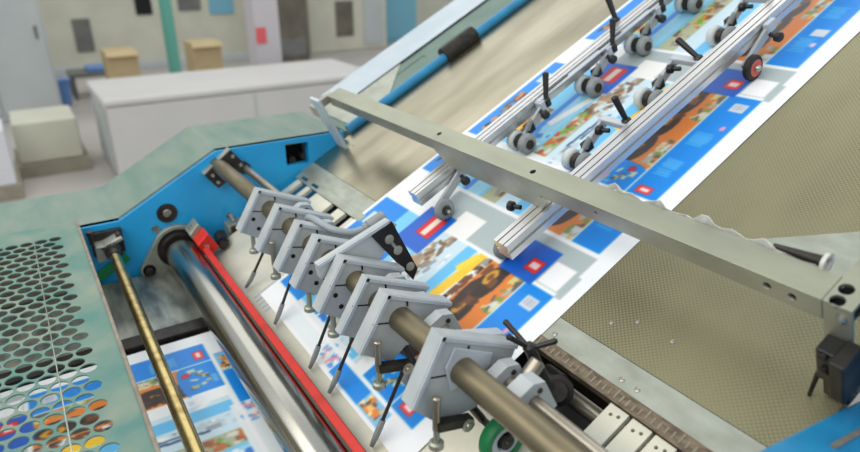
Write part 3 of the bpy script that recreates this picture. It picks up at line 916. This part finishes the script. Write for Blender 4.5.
# ------------------------------------------------------------------ shaft clamps
ARM = [(-.042, .071), (-.052, .040), (-.048, -.018), (-.030, -.042), (.020, -.040), (.11, -.010), (.150, .022), (.139, .046)]
OUT = [(.005, .066), (-.102, .002), (-.060, -.070), (-.020, -.062), (.035, -.098), (.104, -.056)]


def carrier(x, label, thick=.030, face_holes=True, arm=False, panel=False, finger=None, wheel=None, knob=False, block=True, out=OUT):
    ys = shaft_y(x)
    P = lambda dx, dy, dz: Vector((x + dx, ys + dy, ZS + dz))
    t = thing('shaft_clamp', label, 'shaft clamp', FB, (x, ys, ZS - .1), 'grey clamps along the main shaft')
    hole = [circ(0, 0, .0246, 28)]
    if out is not ARM:
        hole.append(circ(.2115 - ys, .142 - ZS, .0128, 18))
    m = MB().flat(out, hole, thick, lambda u, v, w: P(w - thick / 2, u, v))
    body = part('body', m, 'cast', t)
    # raised rim on the upper edges
    m = MB()
    a, b, d = Vector(out[0]), Vector(out[1]), Vector(out[-1])
    for p, q in (((a, b), (a, d)) if out is not ARM else ((a, d),)):
        e = (q - p).normalized()
        nrm = Vector((-e.y, e.x))
        if nrm.dot(Vector((0, 0)) - (p + q) / 2) < 0:
            nrm = -nrm
        m.prism([tuple(p + nrm * .001), tuple(q + nrm * .001), tuple(q + nrm * .008), tuple(p + nrm * .008)], lambda u, v: P(-.001, u, v), lambda u, v: P(.004, u, v))
    part('rim', m, 'castlight', body)
    part('clamp_slit', MB().prism([(-.050, .0325), (-.024, .010), (-.022, .0115), (-.048, .034)], lambda u, v: P(-.001, u, v), lambda u, v: P(.0012, u, v)), 'hole', body)
    part('clamp_slit', MB().prism([(.030, .030), (.034, .028), (.026, .012), (.0225, .0125)], lambda u, v: P(-.001, u, v), lambda u, v: P(.0012, u, v)), 'hole', body)
    if face_holes:
        for dy, dz in ((-.052, .006), (-.056, -.026)):
            part('face_hole_disc', MB().lathe(P(-.002, dy, dz), (1, 0, 0), [(0, .0055), (.0028, .0055), (.003, .004)], 12), 'hole', t)  # near-black disc, stands for the dark inside of a face hole
    if panel:
        part('face_panel', MB().prism([(-.022, .030), (.010, .052), (.062, -.020), (.045, -.040), (-.035, -.02)][:5], lambda u, v: P(.0003, u, v), lambda u, v: P(.005, u, v)), 'castlight', t, .002)
        part('wing', MB().prism([(.03, .034), (.112, -.046), (.104, -.058), (.02, .01)], lambda u, v: P(-.055, u, v), lambda u, v: P(-.030, u, v)), 'castlight', t, .003)
    if block:
        ty, tz = .211, .142
        m = MB().flat([(ty - .026, tz - .03), (ty + .032, tz - .03), (ty + .032, tz + .018), (ty + .012, tz + .034), (ty - .026, tz + .034)], [circ(ty, tz, .0126, 20)], .024, lambda u, v, w: (x + .032 + w, u, v))
        part('guide_block', m, 'cast', t, .003)
        m = MB().lathe((x + .0445, ty + .016, tz + .014), (1, 0, 0), [(0, .005), (.002, .005), (.002, .003)], 12)
        part('block_screw', m, 'dark', t)
    if knob:
        part('thumb_screw', MB().cyl(P(-.012, -.075, -.03), P(-.012, -.100, -.075), .006).lathe(P(-.012, -.098, -.072), Vector((0, -.025, -.045)), [(0, .010), (.003, .013), (.012, .013), (.014, .009)], 16), 'strip', t)
    if arm:
        m = MB().prism([(-.094, -.052), (-.086, -.034), (-.030, -.086), (-.036, -.104)], lambda u, v: P(.006, u, v), lambda u, v: P(.024, u, v))
        a_ = part('pivot_arm', m, 'dark', t, .002)
        part('pin', MB().cyl(P(.015, -.062, .006), P(.015, -.092, -.050), .0065).lathe(P(.015, -.061, .008), (0, -.03, -.056), [(0, .005), (.002, .0075), (.006, .0075)], 14), 'thin', a_)
        part('thumb_knob', MB().cyl(P(.015, -.090, -.048), P(.015, -.106, -.078), .0055).lathe(P(.015, -.103, -.072), (0, -.016, -.030), [(0, .009), (.003, .013), (.012, .013), (.014, .010)], 16), 'strip', a_)
        part('pivot_bolt', MB().lathe(P(.022, -.046, -.088), (1, 0, 0), [(0, .012), (.005, .012), (.005, .006), (.008, .005)], 16), 'screw', a_)
    if finger is not None:
        a = P(.012 + finger, -.048, -.092)
        b = Vector((x + .012 + finger * 1.6, -.006, .022))
        c = Vector((x + .012 + finger * 1.8, -.030, .006))
        f_ = part('finger', MB().tube([a, a.lerp(b, .5), b], [.0042, .0038, .0042], 10), 'dark', t)
        part('finger_tip', MB().tube([b + (a - b).normalized() * .03, b, c], [.0065, .007, .0045], 8), 'greyrub', f_)
    if wheel is not None:
        r, m_, dx, dy = wheel
        c = Vector((x + dx, ys + dy, r + .0016))
        w = part('wheel', MB().lathe(c - Vector((.012, 0, 0)), (1, 0, 0), [(0, r * .7), (0, r * .93), (.004, r), (.020, r), (.024, r * .93), (.024, r * .7), (.018, r * .68)], 36), m_, t)
        part('wheel_disc', MB().lathe(c - Vector((.010, 0, 0)), (1, 0, 0), [(0, r * .7), (.019, r * .72), (.019, r * .42), (.016, r * .36)], 30), 'castlight', w)
        part('wheel_hub', MB().lathe(c - Vector((.014, 0, 0)), (1, 0, 0), [(0, r * .3), (.030, r * .3), (.030, r * .16), (.034, r * .12)], 20), 'dark', w)
        k = P(.0, -.02, -.06)
        part('wheel_bracket', MB().cyl(c, (x - .012, c.y, c.z), .007).tube([(x - .012, c.y, c.z), (x - .012, k.y, k.z)], .008), 'dark', t)
    return t


carrier(-1.576, 'grey shaft clamp nearest the far blue frame, first of the row', knob=True, finger=-.05)
carrier(-1.43, 'second grey shaft clamp from the far frame, beside the hose end', arm=True, finger=0., wheel=(.036, 'greyrub', -.01, -.01), face_holes=False)
carrier(-1.301, 'third grey shaft clamp from the far frame, under the grey hose', knob=False, block=False)
carrier(-1.20, 'fourth grey shaft clamp from the far frame, between the hose and the long arm', knob=True, finger=0., block=False)
t = carrier(-1.11, 'long-armed grey shaft clamp with a black slotted plate at its end', thick=.014, face_holes=False, block=False, out=ARM)
xp = -1.1065
bp = [(.246, .241), (.301, .239), (.297, .093), (.274, .075)]
part('slotted_plate', MB().flat(bp, [], .004, lambda u, v, w: (xp + w, u, v)), 'blackplate', t, label='black plate with keyhole slots')
for y, z in ((.275, .208), (.279, .170), (.284, .112)):
    m = MB().lathe((xp + .002, y, z), (1, 0, 0), [(0, .011), (.002, .011), (.0035, .006)], 16)
    if z == .208:
        m.prism([(.2715, .206), (.2785, .206), (.2825, .17), (.2755, .17)], lambda u, v: (xp + .002, u, v), lambda u, v: (xp + .0034, u, v))
    part('plate_screw', m, 'strip', t)
carrier(-1.074, 'grey shaft clamp with two face holes before the green wheel', knob=True, finger=-.01, wheel=(.038, 'greenrub', -.028, -.05))
carrier(-.975, 'narrow grey shaft clamp wedged behind the clamp with the grey wheel', thick=.018, face_holes=False)
carrier(-.894, 'grey shaft clamp with dark pivot arm and grey wheel', arm=True, finger=0., wheel=(.034, 'greyrub', -.022, -.03), face_holes=False)
carrier(-.701, 'largest grey shaft clamp in front, with a green wheel beside it', arm=True, panel=True, face_holes=False, wheel=(.046, 'greenrub', .045, -.012),
        out=[(.003, .088), (-.104, .012), (-.082, -.062), (-.015, -.098), (.05, -.098), (.110, -.052)])
# second guide block and lever beside the front clamp
t = thing('guide_clamp', 'pale grey guide block on the thin shaft beside the cross lever', 'clamp', FB, (-.62, .211, .11))
ty, tz = .212, .142
part('block', MB().flat([(ty - .026, tz - .05), (ty + .034, tz - .05), (ty + .034, tz + .02), (ty + .014, tz + .036), (ty - .026, tz + .036)], [circ(ty, tz, .0127, 20)], .034, lambda u, v, w: (-.612 + w, u, v)), 'cast', t, .003)
part('block_screw', MB().lathe((-.595, ty + .018, tz + .014), (1, 0, 0), [(0, .005), (.002, .005), (.002, .003)], 12), 'dark', t)
part('spigot', MB().lathe((-.645, ty + .03, tz - .005), (0, 1, .3), [(0, .014), (.03, .014), (.032, .010)], 18), 'thin', t)
t = thing('cross_lever', 'black three-armed tightening lever beside the pit', 'lever', FB, (-.69, .285, .08))
c = Vector((-.680, .282, .142))
part('stem', MB().cyl(c, (-.655, .268, .06), .010, .012, 16).lathe(c, (-.25, .14, .8), [(-.006, .010), (.004, .012), (.010, .008)], 16), 'black', t, label='thick black stem')
for q in ((-.752, .293, .150), (-.690, .262, .188), (-.655, .318, .142)):
    q = Vector(q)
    part('arm', MB().cyl(c, q, .0042, .0055, 12).lathe(q, q - c, [(-.004, .005), (.002, .0062), (.006, .003)], 12), 'black', t)
part('collar', MB().lathe((-.69, .30, -.02), (.5, -.3, .8), [(0, .03), (.02, .03), (.024, .022), (.05, .02)], 18), 'dark', t)

# hose
t = thing('grey_hose', 'bent grey hose arching over the shaft clamps', 'hose', FB, (-1.3, .24, .15))
hp = [(-1.405, .196, .202), (-1.370, .198, .221), (-1.316, .202, .229), (-1.272, .212, .214), (-1.250, .240, .190), (-1.247, .275, .176), (-1.248, .305, .171)]
cv = []
for i in range(len(hp) - 1):
    p = [Vector(hp[max(0, min(len(hp) - 1, i + k))]) for k in (-1, 0, 1, 2)]
    for s_ in range(6):
        u = s_ / 6
        cv.append(.5 * ((2 * p[1]) + (-p[0] + p[2]) * u + (2 * p[0] - 5 * p[1] + 4 * p[2] - p[3]) * u * u + (-p[0] + 3 * p[1] - 3 * p[2] + p[3]) * u ** 3))
cv.append(Vector(hp[-1]))
part('hose_body', MB().tube(cv, .0085, 14), 'hose', t)
part('connector', MB().cyl((-1.248, .283, .174), (-1.249, .33, .168), .0145, n=18).cyl((-1.247, .27, .177), (-1.248, .284, .174), .011, n=18), 'greyrub', t)

# ------------------------------------------------------------------ the hall behind
struct('floor', MB().box((-30, -20, -.1), (8, 25, 0)), 'floor')
struct('wall_back', MB().box((-15.2, -20, 0), (-15, 25, 7)), 'cream')


def bthing(name, label, cat, loc):
    return thing(name, label, cat, F0, loc)


t = bthing('white_cabinet', 'long low white cabinet behind the far machine frame', 'cabinet', (-6.3, 1.2, 0))
part('body', MB().box((-7.1, .14, .0), (-6.0, 2.75, .68)), 'white', t, .03)
part('lid', MB().box((-7.12, .12, .68), (-5.98, 2.77, .74)), 'white', t, .02)
part('side_door', MB().box((-6.95, .125, .08), (-6.15, .139, .62)), 'greyen', t, .004)
part('door_gap', MB().box((-5.999, 1.42, .04), (-5.996, 1.45, .66)), 'greyen', t)
t = bthing('steel_locker', 'tall pale grey locker at the left picture edge', 'locker', (-9.5, -.6, 0))
part('carcass', MB().box((-9.6, -1.3, 0), (-9.2, -.02, 2.1)), 'greyen', t, .02)
for y0, y1 in ((-1.27, -.67), (-.65, -.05)):
    d = part('door', MB().box((-9.198, y0, .08), (-9.18, y1, 2.06)), 'greyen', t, .006)
    part('handle', MB().box((-9.18, y1 - .09, .95), (-9.165, y1 - .06, 1.1)), 'darkgrey', d, .004)
t = bthing('support_post', 'slender teal post behind the white cabinet', 'post', (-10.5, 1.66, 0))
part('post', MB().cyl((-10.5, 1.66, .02), (-10.5, 1.66, 4.2), .09), 'teal', t)
part('base_plate', MB().box((-10.68, 1.48, 0), (-10.32, 1.84, .02)), 'teal', t)
t = bthing('building_column', 'pale grey column with a red sign right of the teal post', 'column', (-7.7, 2.0, 0))
part('column', MB().box((-7.85, 2.0, 0), (-7.5, 2.3, 4.2)), 'colgrey', t, .02)
t = bthing('red_sign', 'small red sign on the pale grey column', 'sign', (-7.49, 2.08, .92))
part('board', MB().box((-7.499, 2.0, .92), (-7.485, 2.12, 1.10)), 'signred', t, .003)
for lab, y0, y1, z1 in (('open brown cardboard box standing left of the teal post', .55, .93, .76), ('brown cardboard box standing right of the teal post', 1.60, 2.0, .80)):
    t = bthing('cardboard_box', lab, 'box', (-9.1, (y0 + y1) / 2, .0))
    part('carton', MB().box((-9.4, y0, .12), (-9.0, y1, z1)), 'card', t, .01)
    part('flap', MB().box((-9.0, y0, z1 - .01), (-8.9, y1, z1), Matrix.Rotation(.6, 3, 'Y'), (-9.0, y0, z1)), 'card', t)
    part('pallet', MB().box((-9.45, y0 - .04, 0), (-8.95, y1 + .04, .12)), 'wood', t)
t = bthing('blue_bin', 'small blue plastic bin on the hall floor', 'bin', (-9.86, .03, 0))
part('bucket', MB().lathe((-9.86, .03, 0), (0, 0, 1), [(0, .08), (.01, .10), (.34, .13), (.34, .12), (.05, .09)], 20), 'bin', t)
part('rim', MB().lathe((-9.86, .03, .33), (0, 0, 1), [(0, .132), (0, .142), (.02, .142), (.02, .13)], 20), 'bin', t)
t = bthing('low_bench', 'dark low bench left of the open cardboard box', 'bench', (-10.3, .4, 0))
part('bench_top', MB().box((-10.6, .18, .30), (-10.1, .78, .36)), 'darkgrey', t, .01)
for y in (.22, .72):
    for x in (-10.55, -10.15):
        part('leg', MB().box((x - .025, y - .025, 0), (x + .025, y + .025, .30)), 'darkgrey', t)
part('blue_tray', MB().box((-10.5, .42, .361), (-10.12, .70, .42)), 'bin', t, .01, label='blue tray')
t = bthing('paper_pile', 'pale beige pallet load standing beside the white cabinet', 'pallet load', (-6.7, -.2, 0))
part('pallet', MB().box((-7.3, -.62, 0), (-6.6, -.02, .12)), 'wood', t, .005)
part('load', MB().box((-7.26, -.58, .12), (-6.64, -.06, .50)), 'cream', t, .02)
t = bthing('paper_stack', 'white paper stack at the left edge in front of the locker', 'paper stack', (-6.2, -.9, 0))
part('pallet', MB().box((-6.57, -1.3, 0), (-6.03, -.60, .12)), 'wood', t, .005)
part('sheets', MB().box((-6.54, -1.25, .12), (-6.06, -.63, .58)), 'paperstack', t, .01)
t = bthing('cream_press', 'large cream printing press unit along the back of the hall', 'printing press', (-13, 1.5, 0))
part('housing', MB().box((-14.2, -1.4, .0), (-12.6, 3.6, 2.2)), 'cream', t, .04)
part('control_panel', MB().box((-12.599, .55, .34), (-12.57, .82, .88)), 'darkgrey', t, .01)
part('window', MB().box((-12.599, 1.58, .90), (-12.57, 1.85, 1.20)), 'hole', t, .01)
part('window', MB().box((-12.599, 2.30, .94), (-12.57, 2.70, 1.22)), 'darkgrey', t, .01)
part('base_rail', MB().box((-12.599, -1.3, .0), (-12.45, 3.5, .12)), 'greyen', t, .01)
part('cyan_panel', MB().box((-12.599, 2.85, .85), (-12.57, 3.3, 1.15)), 'cyan', t, .01)
t = bthing('brown_machine', 'dark brown machine right of the pale grey column', 'machine', (-12, 4.1, 0))
part('body', MB().box((-12.4, 3.75, 0), (-11.8, 4.45, 1.5)), 'brown', t, .03)
part('hopper', MB().prism([(3.8, 1.5), (4.4, 1.5), (4.6, 1.9), (3.7, 1.9)], lambda u, v: (-12.3, u, v), lambda u, v: (-11.9, u, v)), 'greyen', t)
part('lower_door', MB().box((-11.799, 3.83, .1), (-11.78, 4.37, .42)), 'darkgrey', t, .01)
t = bthing('beige_machine', 'wide beige machine beside the dark brown machine', 'machine', (-12.8, 5.7, 0))
part('body', MB().box((-13.4, 4.75, 0), (-12.5, 6.55, 1.8)), 'cream', t, .03)
part('inspection_panel', MB().box((-12.499, 5.35, .3), (-12.48, 5.75, 1.0)), 'brown', t, .01)
part('trim_panel', MB().box((-12.499, 6.0, .1), (-12.48, 6.45, 1.1)), 'greyen', t, .01)
t = bthing('cyan_locker', 'cyan cabinet at the top beside the pale edge cover', 'cabinet', (-13.5, 7.2, 0))
part('carcass', MB().box((-13.9, 6.85, 0), (-13.2, 7.75, 2.1)), 'cyan', t, .02)
part('door', MB().box((-13.199, 6.9, .1), (-13.18, 7.7, 2.05)), 'cyan', t, .006)

# ------------------------------------------------------------------ light
w = bpy.data.worlds.new('hall_light')
scn.world = w
w.use_nodes = True
bg = w.node_tree.nodes['Background']
bg.inputs['Color'].default_value = (.93, .97, 1.0, 1)
bg.inputs['Strength'].default_value = .9


def area(name, loc, target, sx, sy, power, color=(1, .97, .92)):
    l = bpy.data.lights.new(name, 'AREA')
    l.shape = 'RECTANGLE'
    l.size, l.size_y = sx, sy
    l.energy = power
    l.color = color
    o = bpy.data.objects.new(name, l)
    col.objects.link(o)
    o.location = loc
    o.rotation_euler = (Vector(target) - Vector(loc)).to_track_quat('-Z', 'Y').to_euler()
    return o


area('ceiling_lamp', (-1.2, -2.3, 3.7), (-1.2, -.4, 1.0), 4.8, 2.4, 98, (1, .955, .87))
area('ceiling_lamp', (-1.5, 3.6, 5.0), (-1.5, 1.4, 1.5), 5.0, 1.2, 40)
area('ceiling_lamp', (-8, 1.5, 5.5), (-8, 1.5, 0), 6, 6, 110, (1, .98, .94))

# ------------------------------------------------------------------ camera
cd = bpy.data.cameras.new('camera')
cam = bpy.data.objects.new('camera', cd)
col.objects.link(cam)
cd.sensor_fit = 'HORIZONTAL'
cd.sensor_width = 36
cd.lens = 632.734 / 860 * 36
cd.clip_start = .02
cd.clip_end = 100
fwd = Vector((-.770, .501, -.395)).normalized()
right = Vector((.545, .838, 0))
right = (right - fwd * right.dot(fwd)).normalized()
up = right.cross(fwd)
R3 = Matrix((right, up, -fwd)).transposed()
cam.matrix_world = Matrix.Translation((0, -.46527, 1.88517)) @ R3.to_4x4()
cd.dof.use_dof = True
cd.dof.focus_distance = 1.35
cd.dof.aperture_fstop = 2.2
scn.camera = cam
vs = scn.view_settings
vs.view_transform = 'Standard'
vs.look = 'None'
vs.gamma = 1
vs.use_curve_mapping = False
vs.exposure = -.06
